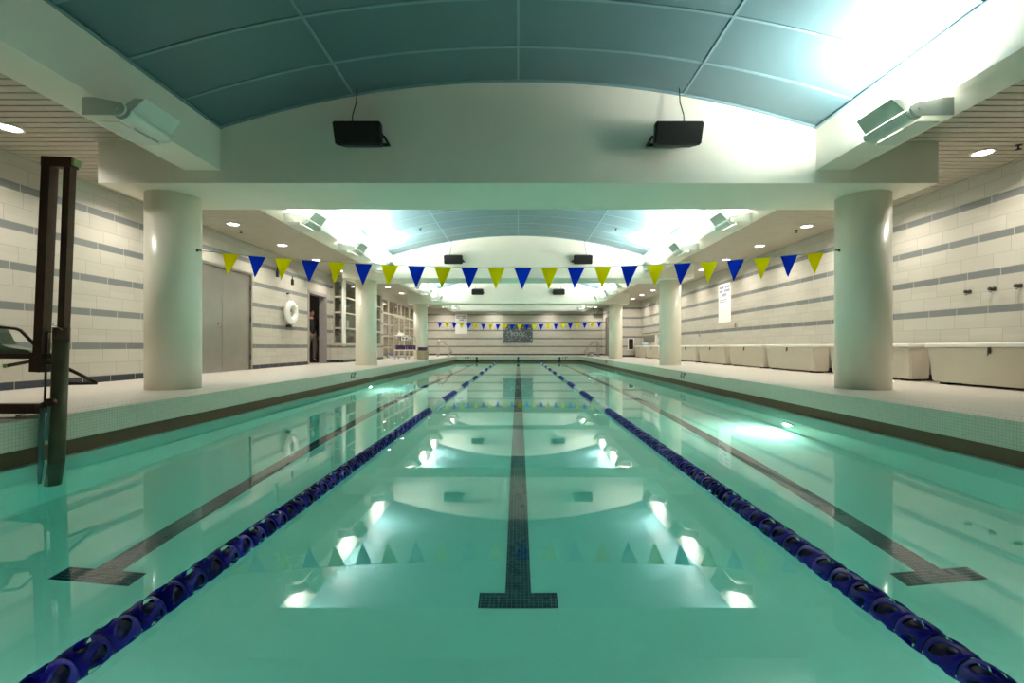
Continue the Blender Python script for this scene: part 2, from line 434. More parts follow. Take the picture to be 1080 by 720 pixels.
# ------------------------------------------------------------------ ceilings
for side, (xa, xb) in (('left', (WL-T, -XO+.05)), ('right', (XO-.05, WR+T))):
    b = MB(); b.mi = 0
    y = YB
    while y < YE:
        b.box(xa, xb, y, min(y+.096, YE), ZC, ZC+.02); y += .117
    b.mi = 1; b.box(xa, xb, YB, YE, ZC+.06, ZC+.1)
    o = b.build('ceiling_' + side, [M['slat'], M['plenum']])
    tag(o, 'low ceiling of narrow slats over the walkway by the %s' % ('steel doors' if side == 'left' else 'storage bins'), 'ceiling', kind='structure')
b = MB(); y = 27.3
while y < YE: b.box(-XO+.05, XO-.05, y, min(y+.096, YE), ZC, ZC+.02); y += .117
b.mi = 1; b.box(-XO+.05, XO-.05, 27.25, YE, ZC+.06, ZC+.1)
o = b.build('ceiling_far', [M['slat'], M['plenum']]); tag(o, 'slatted ceiling strip over the far end deck', 'ceiling', kind='structure')

# vaults, one per bay
bays = [(YB, COLY[0]-BH), (COLY[0]+BH, COLY[1]-BH), (COLY[1]+BH, COLY[2]-BH), (COLY[2]+BH, 26.85)]
names = ('nearest', 'second', 'third', 'farthest')
for k, (ya, yb) in enumerate(bays):
    root = empty('vault'); tag(root, 'teal panelled barrel vault over the pool, %s bay from camera' % names[k], 'ceiling', kind='structure')
    n = 32; th = .06
    poly = []
    for i in range(n+1):
        x = -XI-.02 + (2*XI+.04)*i/n; poly.append((x, vz(min(max(x,-XI),XI))))
    b = MB(); b.prism(poly + [(x, z+th) for x, z in reversed(poly)], ya, yb)
    b.build('vault_panel', M['vault'], root)
    b = MB()
    # long battens
    for xc in (-2.9, -1.98, 0, 1.98, 2.9)[:] if False else (-1.98, 0, 1.98):
        z = vz(xc); sl = -xc/RV
        b.hexa([(xc-.012, ya, z-.008-sl*.012), (xc+.012, ya, z-.008+sl*.012), (xc+.012, yb, z-.008+sl*.012), (xc-.012, yb, z-.008-sl*.012),
                (xc-.012, ya, z+.01), (xc+.012, ya, z+.01), (xc+.012, yb, z+.01), (xc-.012, yb, z+.01)])
    y = yb - .62
    while y > ya:
        p = [(x, z-.009) for x, z in poly] + [(x, z+.01) for x, z in reversed(poly)]
        b.prism(p, y-.014, y+.014); y -= .68
    # angle trim at the edges
    for sx in (-1, 1):
        b.box(min(sx*XI, sx*(XI-.03)), max(sx*XI, sx*(XI-.03)), ya, yb, ZS-.02, ZS-.005)
    p = [(x, z-.02) for x, z in poly] + [(x, z+.0) for x, z in reversed(poly)]
    b.prism(p, yb-.03, yb)
    b.build('batten', M['batten'], root)

# beams
for k, yc in enumerate(COLY):
    n = 32; poly = [(-5.05, ZB), (5.05, ZB), (5.05, ZC+.03), (XO-.1, ZC+.03), (XI+.02, ZS+.1)]
    poly += [(XI - 2*XI*i/n, vz(XI - 2*XI*i/n)+.08) for i in range(n+1)]
    poly += [(-XI-.02, ZS+.1), (-XO+.1, ZC+.03), (-5.05, ZC+.03)]
    b = MB(); b.prism(poly, yc-BH, yc+BH)
    o = b.build('beam', M['paint'])
    tag(o, 'white arched cross beam over the %s pair of columns' % ('nearest', 'middle', 'farthest')[k], 'beam', kind='structure')
for sx, nm in ((-1, 'steel door'), (1, 'storage bin')):
    b = MB()
    for (ya, yb) in bays:
        if yb > 26: yb = 27.3
        b.box(min(sx*XI, sx*XO), max(sx*XI, sx*XO), ya, yb, ZLB, ZS+.1)
    o = b.build('beam', M['paint']); tag(o, 'long white edge beam of the vault on the %s side' % nm, 'beam', kind='structure')
b = MB(); b.box(-XI, XI, 26.85, 27.3, ZLB, 4.2); o = b.build('beam', M['paint']); tag(o, 'low white cross beam closing the farthest vault', 'beam', kind='structure')

# columns
for k, yc in enumerate(COLY):
    for sx in (-1, 1):
        b = MB(); b.lathe([(.308, DECK), (.308, ZB+.01)], 64, (sx*4.54, yc, 0))
        o = b.build('column', M['column'])
        tag(o, 'round white column on the %s side, %s the camera' % ('steel door' if sx < 0 else 'storage bin', ('nearest to', 'second from', 'farthest from')[k]), 'column', kind='structure')

# ------------------------------------------------------------------ lights
def area(name, loc, size, power, color, rot=(0,0,0), sy=None, parent=None, shape='DISK', spread=PI):
    l = bpy.data.lights.new(name, 'AREA'); l.shape = shape; l.size = size
    if sy: l.size_y = sy
    l.energy = power; l.color = color; l.spread = spread
    o = bpy.data.objects.new(name, l); COL.objects.link(o); o.location = loc; o.rotation_euler = rot
    if parent: o.parent = parent
    return o
P_UP, P_DOWN, P_POOL = 72, 16, 27
UPC = (.95, 1.0, .96)
def make_uplight(lit):
    # local frame: x grows away from the pool (towards the beam), origin at the beam's lower inner edge
    root = empty('uplight')
    b = MB()   # half-round body along y
    prof = []
    for i in range(13):
        a = PI + PI*i/12; prof.append((-.21 + .075*math.cos(a), -.115 + .075*math.sin(a)))
    inner = [(-.21 + (x+.21)*.9, -.115 + (z+.115)*.9) for x, z in reversed(prof)]
    b.prism(prof + inner, -.22, .22); b.prism(prof, -.232, -.222); b.prism(prof, .222, .232)
    b.build('housing', M['fixture'], root)
    b = MB()
    b.hexa([(-.287, -.22, -.105), (-.281, -.22, -.11), (-.281, .22, -.11), (-.287, .22, -.105), (-.385, -.2, .005), (-.379, -.2, .0), (-.379, .2, .0), (-.385, .2, .005)])
    b.hexa([(-.285, -.222, -.112), (-.15, -.222, -.112), (-.15, -.218, -.112), (-.285, -.218, -.112), (-.38, -.202, .0), (-.30, -.21, .0), (-.30, -.206, .0), (-.38, -.198, .0)])
    b.build('reflector_flap', M['fixture'], root)
    b = MB(); b.box(-.17, .02, -.21, .24, -.2, -.194); b.build('lower_plate', M['fixture'], root)
    for yy in (-.27, .25):
        b = MB(); n = 10
        poly = [(.09, -.02), (.09, -.17)] + [(-.21 + .06*math.cos(-PI/2 - PI*i/n), -.115 + .055*math.sin(-PI/2 - PI*i/n)) for i in range(n+1)] + [(.0, -.02)]
        b.prism(poly, yy, yy+.02); b.lathe([(.012, 0), (.012, -.008)], 12, (-.2, yy-.0, -.115), 'Y')
        b.build('bracket', M['fixture'], root)
    b = MB(); b.tube([(-.21, -.17, -.11), (-.21, .17, -.11)], .018, 10); b.build('lamp_tube', M['tube'] if lit else M['tube_off'], root)
    if lit:
        area('lamp', (-.2, 0, -.06), .12, P_UP, UPC, (0, PI-.12, 0), .4, root, 'RECTANGLE')
    return root
lit = tree(make_uplight(True)); off = tree(make_uplight(False))
first = {True: lit, False: off}
ordn = ('first', 'second', 'third', 'fourth', 'fifth', 'sixth', 'seventh', 'eighth', 'ninth', 'tenth')
UY = (1.9, 4.1, 7.4, 9.5, 11.6, 15.0, 17.1, 19.2, 22.6, 24.7)
used = set()
for i, y in enumerate(UY):
    for sx in (1, -1):
        on = not (i == 0 or (i == 1 and sx < 0))
        t = first[on]
        o = t[0] if on not in used else copy_tree(t)
        used.add(on)
        o.location = (sx*XI, y, ZLB)
        if sx < 0: o.scale = (-1, 1, 1)
        tag(o, '%s uplight under the %s side vault beam, %s from the camera' % ('glowing' if on else 'unlit', 'bin' if sx > 0 else 'steel door', ordn[i]), 'uplight', 'uplights along the vault')

def make_downlight():
    root = empty('downlight')
    b = MB(); b.lathe([(.10, .012), (.125, .012), (.125, 0), (.10, -.004)], 32, closed=True); b.build('trim_ring', M['white'], root)
    b = MB(); b.lathe([(.0, .004), (.10, .004), (.10, .012), (0, .012)], 32); b.build('lens', M['lens'], root)
    area('lamp', (0, 0, -.02), .18, P_DOWN, (1, .94, .85), (0, 0, 0), None, root, spread=2.5)
    return root
dl = tree(make_downlight())
LY = (5.1, 7.1, 9.1, 11.0, 12.85, 14.75, 16.7, 18.7, 20.9, 23.1, 25.0, 27.0)
RY = (5.75, 7.5, 9.26, 11.07, 12.84, 14.5, 16.3, 18.1, 19.8, 21.6, 23.3)
ordn2 = ordn + ('eleventh', 'twelfth', 'thirteenth')
firstd = True
def put_dl(x, y, label, grp):
    global firstd
    o = dl[0] if firstd else copy_tree(dl); firstd = False
    o.location = (x, y, ZC-.012); tag(o, label, 'ceiling light', grp)
for i, y in enumerate(LY): put_dl(-5.70 if y < 15 else -5.35, y, 'round downlight in slats on the steel door side, %s from the camera' % ordn2[i], 'downlights over the door side walkway')
for i, y in enumerate(RY): put_dl(5.87, y, 'round downlight in slats above the bins, %s from the camera' % ordn2[i], 'downlights over the bin side walkway')
for i, x in enumerate((-4.6, -1.55, 1.95, 4.8)): put_dl(x, 28.2, 'round downlight washing the far striped wall, %s counted from the glazed side' % ordn2[i], 'downlights over the far deck')

# pool lights in the side walls
def make_pool_light():
    root = empty('pool_light')
    b = MB(); b.lathe([(.09, 0), (.12, 0), (.12, .02), (.09, .03)], 32, axis='X', closed=True); b.build('rim', M['chrome'], root)
    b = MB(); b.lathe([(0, .012), (.05, .012), (.09, .004), (.09, 0), (0, 0)], 32, axis='X'); b.build('lens', M['poollens'], root)
    area('lamp', (.05, 0, 0), .14, P_POOL, (1, 1, .9), (0, -PI/2+.05, 0), None, root)
    return root
pl = tree(make_pool_light()); fp = True
for i, (sx, y) in enumerate(((1, 6.13), (-1, 11.15), (1, 16.7), (-1, 21.3))):
    o = pl[0] if fp else copy_tree(pl); fp = False
    o.location = (sx*(XW-.001), y, -1.0)
    o.rotation_euler = (0, 0, PI if sx > 0 else 0)
    tag(o, 'underwater pool light set in the pool wall, %s from the camera' % ordn[i], 'pool light', 'underwater pool lights')

added_near_lights = []  # pair added out of view to brighten the water at the near end
for i, x in enumerate((-1.9, 1.9)):
    o = copy_tree(pl); added_near_lights.append(o); o.location = (x, YN+.001, -.62); o.rotation_euler = (0, 0, PI/2)
    tag(o, 'underwater pool light in the near end wall, %s side' % ('steel door' if x < 0 else 'bin'), 'pool light', 'underwater pool lights')

for o in added_near_lights:
    for c in kids(o):
        if c.type == 'LIGHT': c.data = c.data.copy(); c.data.energy = 14

# ------------------------------------------------------------------ lane ropes
def float_mesh(n=48, NR=12, far=False):
    b = MB(); prof = []
    for i in range(NR+1):
        v = i/NR*2-1; prof.append((.0535 - .007*abs(v)**2.4, .0492*v))
    rings = [[b.bm.verts.new((r*math.cos(2*PI*j/n), y, r*math.sin(2*PI*j/n))) for j in range(n)] for r, y in prof]
    for i in range(NR):
        for j in range(n):      # five slanted oval openings round the drum
            v = (i+.5)/NR*2-1; u = ((j+.5)/n*5 - v*.4) % 1 - .5
            if (u/.33)**2 + (v/.62)**2 > 1:
                f = b.bm.faces.new((rings[i][j], rings[i][(j+1) % n], rings[i+1][(j+1) % n], rings[i+1][j])); f.smooth = True
    # pull the ragged edge of each opening onto the oval
    for i in range(NR+1):
        for j in range(n):
            vt = rings[i][j]
            if not vt.link_faces or len(vt.link_faces) == 4 or i in (0, NR): continue
            v = i/NR*2-1; q = j/n*5 - v*.4; k = math.floor(q); u = q - k - .5
            d = math.hypot(u/.33, v/.62)
            if d < .6 or d > 1.5: continue
            u2, v2 = u/d, v/d; a = (u2 + .5 + k + v2*.4)/5*2*PI
            r = .0535 - .007*abs(v2)**2.4; vt.co = (r*math.cos(a), .0492*v2, r*math.sin(a))
    for vt in [v for v in b.bm.verts if not v.link_faces]: b.bm.verts.remove(vt)
    g = bmesh.ops.solidify(b.bm, geom=list(b.bm.faces), thickness=.0035)
    # spokes and hub
    b.mi = 1
    b.lathe([(.034, -.04), (.036, 0), (.034, .04)], 20, (0, 0, 0), 'Y')
    b.tube([(0, -.05, 0), (0, .05, 0)], .013, 10)
    for k in range(0):
        a = k*PI/3; b.bar((.01*math.cos(a), 0, .01*math.sin(a)), (.048*math.cos(a), 0, .048*math.sin(a)), .004, .07, up=(0, 1, 0))
    bmesh.ops.recalc_face_normals(b.bm, faces=b.bm.faces)
    me = bpy.data.meshes.new('float'); b.bm.to_mesh(me); b.bm.free(); return me
fm_b = float_mesh(); fm_b.materials.append(M['blue']); fm_b.materials.append(M['bluedark'])
fm_far = float_mesh(20, 5); fm_w = fm_b.copy(); fm_w.materials.clear(); fm_w.materials.append(M['whitefloat']); fm_w.materials.append(M['whitefloat'])
BLUES = ((0, 6.2), (7.3, 8.7), (9.7, 10.95), (11.95, 13.2), (14.25, 15.4), (16.5, 17.7), (18.9, 20.0), (21.4, 22.4), (23.6, 30))
for sx in (-1, 1):
    root = empty('lane_rope', (sx*1.22, 0, .008))
    tag(root, 'floating lane rope of blue and white discs %s' % ('nearer the steel doors' if sx < 0 else 'nearer the storage bins'), 'lane rope', 'lane ropes')
    b = MB(); b.tube([(0, YN, 0), (0, YF, 0)], .004, 6); b.build('cable', M['cord'], root)
    i = 0; y = YN + .12; restb, restw = bmesh.new(), bmesh.new()
    while y < YF - .15:
        isb = any(a <= y <= c for a, c in BLUES); rot = (i % 2) * PI/5 + random.uniform(-.25, .25)
        if i < 100:
            o = bpy.data.objects.new('float', fm_b if isb else fm_w); COL.objects.link(o); o.parent = root
            o.location = (0, y, 0); o.rotation_euler = (random.uniform(-.03, .03), rot, random.uniform(-.03, .03))
            if not isb: o['label'] = 'pale white float'
        else:
            bm = restb; k0 = len(bm.verts)
            bm.from_mesh(fm_far); bm.verts.ensure_lookup_table(); mi = 0 if isb else 1
            mt = Matrix.Translation((0, y, 0)) @ Matrix.Rotation(rot, 4, 'Y')
            vs = bm.verts[k0:]
            for v in vs: v.co = mt @ v.co
            if mi:
                for f in set(f for v in vs for f in v.link_faces): f.material_index = 2
        i += 1; y += .1
    me = bpy.data.meshes.new('float_run'); restb.to_mesh(me); me.materials.append(M['blue']); me.materials.append(M['bluedark']); me.materials.append(M['whitefloat'])
    o = bpy.data.objects.new('far_floats', me); COL.objects.link(o); o.parent = root; o['kind'] = 'stuff'

# ------------------------------------------------------------------ backstroke flag lines
def flag_line(yc, z_end, z_mid, n, x_first, pitch, first_blue, label):
    root = empty('flag_line', (0, yc, 0)); tag(root, label, 'flag line', 'backstroke flag lines')
    xe = 4.54 - .308
    def z(x): return z_mid + (z_end - z_mid) * (x/xe)**2
    b = MB(); b.tube([(x, 0, z(x)) for x in [xe*(i/24*2-1) for i in range(25)]], .005, 6); b.build('cord', M['cord'], root)
    for sx in (-1, 1):
        b = MB(); b.lathe([(.022, 0), (.022, .008), (.009, .012), (.009, .05), (.014, .055)], 14, (0,0,0), 'X')
        o = b.build('hook', M['darksteel'], root); o.location = (sx*(xe+.005), 0, z_end); o.rotation_euler = (0, 0, PI if sx > 0 else 0)
    for k in range(n):
        x = x_first + k*pitch; w, h = .115, .288
        t = -.02 + random.uniform(-.015, .015); m = MB(); R = 5; rows = []
        ph = random.uniform(0, 6); amp = .008
        za, zb_ = z(x-w), z(x+w)
        for i in range(R+1):
            f = i/R; row = []
            for j in range(5):
                u = j/4*2-1
                xx = x + u*w*(1-f) + t*f; top = za + (zb_-za)*(u+1)/2
                row.append(Vector((xx, amp*math.sin(ph + 3*u*(1-f) + 2*f)*(.3+f), top*(1-f) + (z(x)-h)*f)))
            rows.append(row)
        for e in (0,):
            V = [[m.bm.verts.new(p + Vector((0, e, 0))) for p in r] for r in rows]
            for i in range(R):
                for j in range(4):
                    m.bm.faces.new((V[i][j], V[i][j+1], V[i+1][j+1], V[i+1][j]))
        isb = (k % 2 == 0) == first_blue
        bmesh.ops.remove_doubles(m.bm, verts=m.bm.verts, dist=1e-5)
        o = m.build('pennant', M['pblue'] if isb else M['pyellow'], root); o['label'] = 'blue pennant' if isb else 'yellow pennant'
flag_line(6.0, EYE+1.27, EYE+1.04, 23, -303.5/480*6.0, 28.05/480*6.0, False, 'string of yellow and blue pennants between the two nearest columns')
flag_line(21.2, EYE+1.20, EYE+1.04, 23, -82.5/480*21.2, 7.64/480*21.2, True, 'small far string of blue and yellow pennants between the farthest columns')

# ------------------------------------------------------------------ speakers
def make_speaker():
    root = empty('speaker')
    c = MB()
    poly = [(-.30, -.15), (-.24, .10), (.24, .10), (.30, -.15)]
    tilt = Matrix.Rotation(math.radians(-14), 4, 'X')
    c.hexa([(-.29, -.16, -.135), (.29, -.16, -.135), (.24, .10, -.135), (-.24, .10, -.135), (-.30, -.16, .135), (.30, -.16, .135), (.25, .10, .135), (-.25, .10, .135)])
    bmesh.ops.bevel(c.bm, geom=list(c.bm.edges), offset=.015, segments=2, affect='EDGES')
    o = c.build('cabinet', M['black'], root); o.rotation_euler = (math.radians(16), 0, 0)
    c = MB()
    c.box(-.275, .275, -.168, -.16, -.12, .12, .003)
    g = c.build('grille', plain('speaker_grille', (16, 13, 10), .8, scale=60, var=.3), o)
    c = MB(); c.lathe([(.03, 0), (.03, .01), (.02, .014)], 16, (.0, 0, 0), 'X'); k = c.build('pivot_knob', M['black'], root); k.location = (.27, -.02, -.02)
    c = MB()
    c.bar((.29, -.02, -.02), (.32, .10, -.08), .03, .008); c.bar((.32, .10, -.08), (.30, .20, -.05), .03, .008)
    c.bar((-.29, -.02, -.02), (-.32, .10, -.08), .03, .008); c.bar((-.32, .10, -.08), (-.30, .20, -.05), .03, .008)
    c.bar((-.30, .195, -.04), (.30, .195, -.04), .012, .04)
    c.build('yoke', M['black'], root)
    return root
sp = tree(make_speaker()); fs = True
for k, yc in enumerate(COLY):
    yf = yc - BH
    for sx in (-1, 1):
        o = sp[0] if fs else copy_tree(sp); fs = False
        o.location = (sx*1.82, yf-.19, EYE+2.455); o.scale = (.92 if k == 0 else .9,)*3
        if k: o.location = (sx*1.82, yf-.182, EYE+2.475)
        tag(o, 'black speaker on the %s arched beam, %s side' % (('nearest', 'middle', 'farthest')[k], 'steel door' if sx < 0 else 'bin'), 'speaker', 'speakers on the beams')
        b = MB(); z0 = EYE+2.49+.12
        b.tube([(sx*1.925, yf-.2, z0-.05), (sx*1.92, yf-.19, z0+.08), (sx*1.895, yf-.14, z0+.25), (sx*1.895, yf-.12, vz(1.895)-.004)], .006, 6)
        c = b.build('speaker_cable', M['black']); tag(c, 'thin black cable from the vault down to the %s speaker on %s side' % (('nearest', 'middle', 'farthest')[k], 'steel door' if sx < 0 else 'bin'), 'cable', 'speaker cables')

# sprinklers
def sprinkler(x, y, z, label):
    r = empty('sprinkler', (x, y, z)); tag(r, label, 'sprinkler', 'fire sprinklers')
    b = MB(); b.lathe([(.035, 0), (.035, -.006), (.01, -.012), (.01, -.05)], 14); b.build('stem', M['darksteel'], r)
    b = MB(); b.lathe([(.0, -.05), (.032, -.05), (.032, -.056), (0, -.056)], 14); b.build('deflector', M['darksteel'], r)
for x, y, z, l in ((-5.87, 9.64, ZC, 'small dark sprinkler in slats on the steel door side'), (6.1, 5.55, ZC, 'small dark sprinkler in slats above the nearest bin'),
                   (5.87, 9.6, ZC, 'small dark sprinkler in slats above the bins beyond the nearest column'),
                   (-2.43, 11.3, vz(2.43)-.01, 'small sprinkler on the second vault, steel door side'), (2.43, 11.3, vz(2.43)-.01, 'small sprinkler on the second vault, bin side')):
    sprinkler(x, y, z, l)

# ------------------------------------------------------------------ storage bins
def make_bin(L):
    root = empty('storage_bin')
    D = .38
    b = MB(); h0, h1 = .03, .545; tp = .035
    # x: 0 = front top line, grows to the wall
    b.hexa([(.075, -L/2+tp, h0), (D, -L/2+tp, h0), (D, L/2-tp, h0), (.075, L/2-tp, h0), (.03, -L/2+.008, h1), (D, -L/2+.008, h1), (D, L/2-.008, h1), (.03, L/2-.008, h1)])
    bmesh.ops.bevel(b.bm, geom=list(b.bm.edges), offset=.02, segments=3, affect='EDGES')
    b.build('body', M['bin'], root)
    b = MB(); b.box(.015, D+.01, -L/2, L/2, .515, .535, .006); b.build('rim', M['bin'], root)
    b = MB(); b.box(0, D+.015, -L/2-.005, L/2+.005, .54, .602, .018); b.build('lid', M['lid'], root)
    for yy in (-L/2+.2, L/2-.2):
        b = MB(); b.box(.1, D-.05, yy-.06, yy+.06, 0, .032); b.build('foot', M['black'], root)
    b = MB(); b.box(.01, .018, -.02, .02, .47, .54); b.box(-.002, .018, -.012, .012, .455, .495); b.tube([(.005, 0, .47), (-.008, 0, .45), (.0, .012, .43), (.012, 0, .45)], .004, 6)
    b.build('latch', M['darksteel'], root)
    return root
BINS = [(5.0, 6.87, 'nearest'), (7.16, 9.04, 'partly behind the nearest column'), (9.49, 11.33, 'third from the camera'), (11.45, 13.32, 'fourth from the camera'),
        (13.55, 15.6, 'below the wall notice'), (15.75, 17.7, 'half hidden by the middle column'), (20.0, 22.05, 'just beyond the middle column'), (22.15, 24.15, 'farthest, with a small bundle on its lid')]
protos = {}
for (ya, yb, l) in BINS:
    L = 1.87
    if L not in protos: protos[L] = tree(make_bin(L)); o = protos[L][0]
    else: o = copy_tree(protos[L])
    o.location = (6.13, (ya+yb)/2, DECK); o.scale = (1, (yb-ya)/L, 1)
    tag(o, 'long white plastic storage bin against striped wall, %s' % l, 'storage bin', 'storage bins along the wall')
# bundle on the far bin
b = MB(); b.lathe([(.0, .0), (.16, .0), (.2, .04), (.17, .09), (.08, .13), (0, .14)], 20, (6.32, 22.6, DECK+.605)); o = b.build('towel_bundle', M['cloth']); tag(o, 'small crumpled blue and white bundle on the farthest bin lid', 'towel')

# ------------------------------------------------------------------ doors and windows on the left wall
d1 = empty('door_1', (WL, (D1[0]+D1[1])/2, DECK)); tag(d1, 'closed brushed steel double door in striped wall behind the nearest column', 'door', kind='structure')
b = MB(); hw = (D1[1]-D1[0])/2
b.box(-.12, .02, -hw-.0, -hw+.06, 0, 2.31); b.box(-.12, .02, hw-.06, hw, 0, 2.31); b.box(-.12, .02, -hw+.06, hw-.06, 2.25, 2.31); b.build('door_frame', M['steel'], d1)
for s in (-1, 1):
    b = MB(); b.box(-.06, -.01, min(s*.003, s*(hw-.062)), max(s*.003, s*(hw-.062)), .01, 2.245, .003); lf = b.build('door_leaf', M['steel'], d1)
    for hz in (.3, 1.2, 1.95):
        b = MB(); b.tube([(.008, s*(hw-.062), hz-.06), (.008, s*(hw-.062), hz+.06)], .013, 8); b.build('hinge', M['darksteel'], lf)
b = MB(); b.lathe([(.03, -.01), (.03, .01), (.012, .014), (.012, .05)], 14, (0, -.12, 1.02), 'X'); b.bar((.045, -.13, 1.02), (.045, -.24, 1.02), .022, .016); b.build('handle', M['chrome'], d1)

d2 = empty('door_2', (WL, (D2[0]+D2[1])/2, DECK)); tag(d2, 'open doorway with grey frame between the ring buoy and office window', 'door', kind='structure')
hw = (D2[1]-D2[0])/2; b = MB()
for s in (-1, 1): b.box(-.21, .015, min(s*hw, s*(hw-.045)), max(s*hw, s*(hw-.045)), 0, 2.24)
b.box(-.21, .015, -hw, hw, 2.195, 2.24)
b.box(.0, .015, -hw-.05, -hw, 0, 2.29); b.box(.0, .015, hw, hw+.05, 0, 2.29); b.box(0, .015, -hw, hw, 2.24, 2.29)
b.build('door_frame', M['jamb'], d2)
b = MB(); b.box(-1.05, -.215, -hw+.005, -hw+.05, .01, 2.19, .003); lf = b.build('door_leaf', M['jamb'], d2)
b = MB(); b.lathe([(.028, -.01), (.028, .01), (.012, .012), (.012, .05)], 12, (0, 0, 0), 'Y'); o = b.build('handle', M['chrome'], lf); o.location = (-.97, -hw+.06, 1.0)

# office window (corner), window_1 faces the camera, window_2 the pool
def glazed(name, p0, p1, z0, z1, vs, rows, label, fw=.05, depth=.08, side=1):
    """framed glazing between two plan points; vs = fractions of mullions, rows = heights"""
    root = empty(name); tag(root, label, 'window', kind='structure')
    p0, p1 = Vector(p0), Vector(p1); d = (p1-p0)
    def P(f): return p0 + d*f
    b = MB()
    zz = [z0] + rows + [z1]
    for f in [0] + vs + [1]:
        q = P(f); b.bar((q.x, q.y, z0), (q.x, q.y, z1), fw, depth, up=(d.y, -d.x, 0))
    for z in zz: b.bar((p0.x, p0.y, z), (p1.x, p1.y, z), depth, fw)
    b.build('window_frame', M['frame'], root)
    b = MB(); nrm = Vector((d.y, -d.x)).normalized()*.004
    b.hexa([(p0.x, p0.y, z0), (p1.x, p1.y, z0), (p1.x+nrm.x, p1.y+nrm.y, z0), (p0.x+nrm.x, p0.y+nrm.y, z0), (p0.x, p0.y, z1), (p1.x, p1.y, z1), (p1.x+nrm.x, p1.y+nrm.y, z1), (p0.x+nrm.x, p0.y+nrm.y, z1)])
    b.build('pane', M['glass'], root)
    return root
rz = [EYE+v for v in (.1+.54, .1+1.08, .1+1.62)]
glazed('window_1', (-6.35, 15.66), (-6.045, 15.66), EYE+.1, ZHEAD, [], rz, 'narrow office window facing down the pool beside the open doorway', fw=.055, depth=.035)
glazed('window_2', (-6.06, 15.9), (-6.06, 19.98), EYE+.1, ZHEAD, [.26, .5, .75], rz, 'office window of stacked panes behind the middle column')
b = MB(); b.box(-6.035, -5.985, 15.6, 15.8, EYE+.02, ZHEAD+.05); b.build('trim_3', M['white']); tag(bpy.data.objects['trim_3'], 'white corner post of the office window', 'trim', kind='structure')
b = MB(); b.box(-6.4, -5.98, 15.575, 15.6, EYE+.04, EYE+.1); b.box(-6.0, -5.975, 15.6, 20.1, EYE+.04, EYE+.1); b.build('trim_4', M['frame']); tag(bpy.data.objects['trim_4'], 'sill strip running under the office window', 'trim', kind='structure')
# storefront
zt_ = EYE+2.18
glazed('window_3', (-6.08, 20.28), (-6.08, 22.2), DECK, zt_, [.5], [DECK+.52, DECK+1.04, DECK+1.56, DECK+2.08], 'gridded glazing of the lobby nearer the office window', fw=.07)
glazed('window_4', (-6.08, 24.25), (-6.08, 26.38), DECK, zt_, [.5], [DECK+.52, DECK+1.04, DECK+1.56, DECK+2.08], 'gridded glazing of the lobby beside the farthest column', fw=.07)
glazed('window_5', (-6.08, 22.2), (-6.08, 24.25), DECK+2.13, zt_, [.33, .66], [], 'transom glazing over the lobby double door')
d3 = empty('door_3', (-6.08, 23.22, DECK)); tag(d3, 'glazed double door in the lobby glazing', 'door', kind='structure')
for s in (-1, 1):
    b = MB(); ya, yb = (0.01, .99)
    for yy in (ya+.04, yb-.04): b.box(-.025, .025, s*yy-.04, s*yy+.04, .01, 2.1)
    for z in (.07, 1.0, 2.05): b.box(-.025, .025, min(s*ya, s*yb), max(s*ya, s*yb), z-.05, z+.05)
    lf = b.build('door_leaf', M['frame'], d3)
    b = MB(); b.box(-.003, .003, min(s*.06, s*.95), max(s*.06, s*.95), .06, 2.05); b.build('pane', M['glass'], lf)
    b = MB(); b.tube([(.03, s*.07, .9), (.07, s*.07, .9), (.07, s*.07, 1.15), (.03, s*.07, 1.15)], .01, 8); b.build('handle', M['darksteel'], lf)
d4 = empty('door_4', (5.38, 27.475, DECK)); tag(d4, 'grey door beyond the farthest column on the bin side', 'door', kind='structure')
b = MB(); b.box(-.01, .1, -.525, -.47, 0, 2.35); b.box(-.01, .1, .47, .525, 0, 2.35); b.box(-.01, .1, -.47, .47, 2.3, 2.35); b.build('door_frame', M['jamb'], d4)
b = MB(); b.box(.03, .07, -.47, .47, .01, 2.3); b.build('door_leaf', plain('grey_brown_door', (140, 128, 112), .5), d4)
# panel lights added to brighten the lobby, office and back room; none seen
def ceiling_panel(x, y, power, label):
    r = empty('ceiling_panel_light', (x, y, 3.29)); tag(r, label, 'ceiling light')
    b = MB(); b.box(-.32, .32, -.32, .32, -.03, 0); b.build('housing', M['white'], r)
    b = MB(); b.box(-.28, .28, -.28, .28, -.034, -.03); b.build('lens', emissive('panel_lens', (1, .93, .82), 3), r)
    area('lamp', (0, 0, -.06), .5, power, (1, .88, .74), parent=r, shape='SQUARE')
ceiling_panel(-7.6, 22.2, 20, 'square ceiling light in the lobby nearer the office')
ceiling_panel(-7.6, 25.0, 20, 'square ceiling light in the lobby farther away')
ceiling_panel(-7.9, 14.2, 3, 'dim square ceiling light in the room behind the open doorway')
ceiling_panel(-7.4, 16.3, 4, 'dim square ceiling light inside the office')

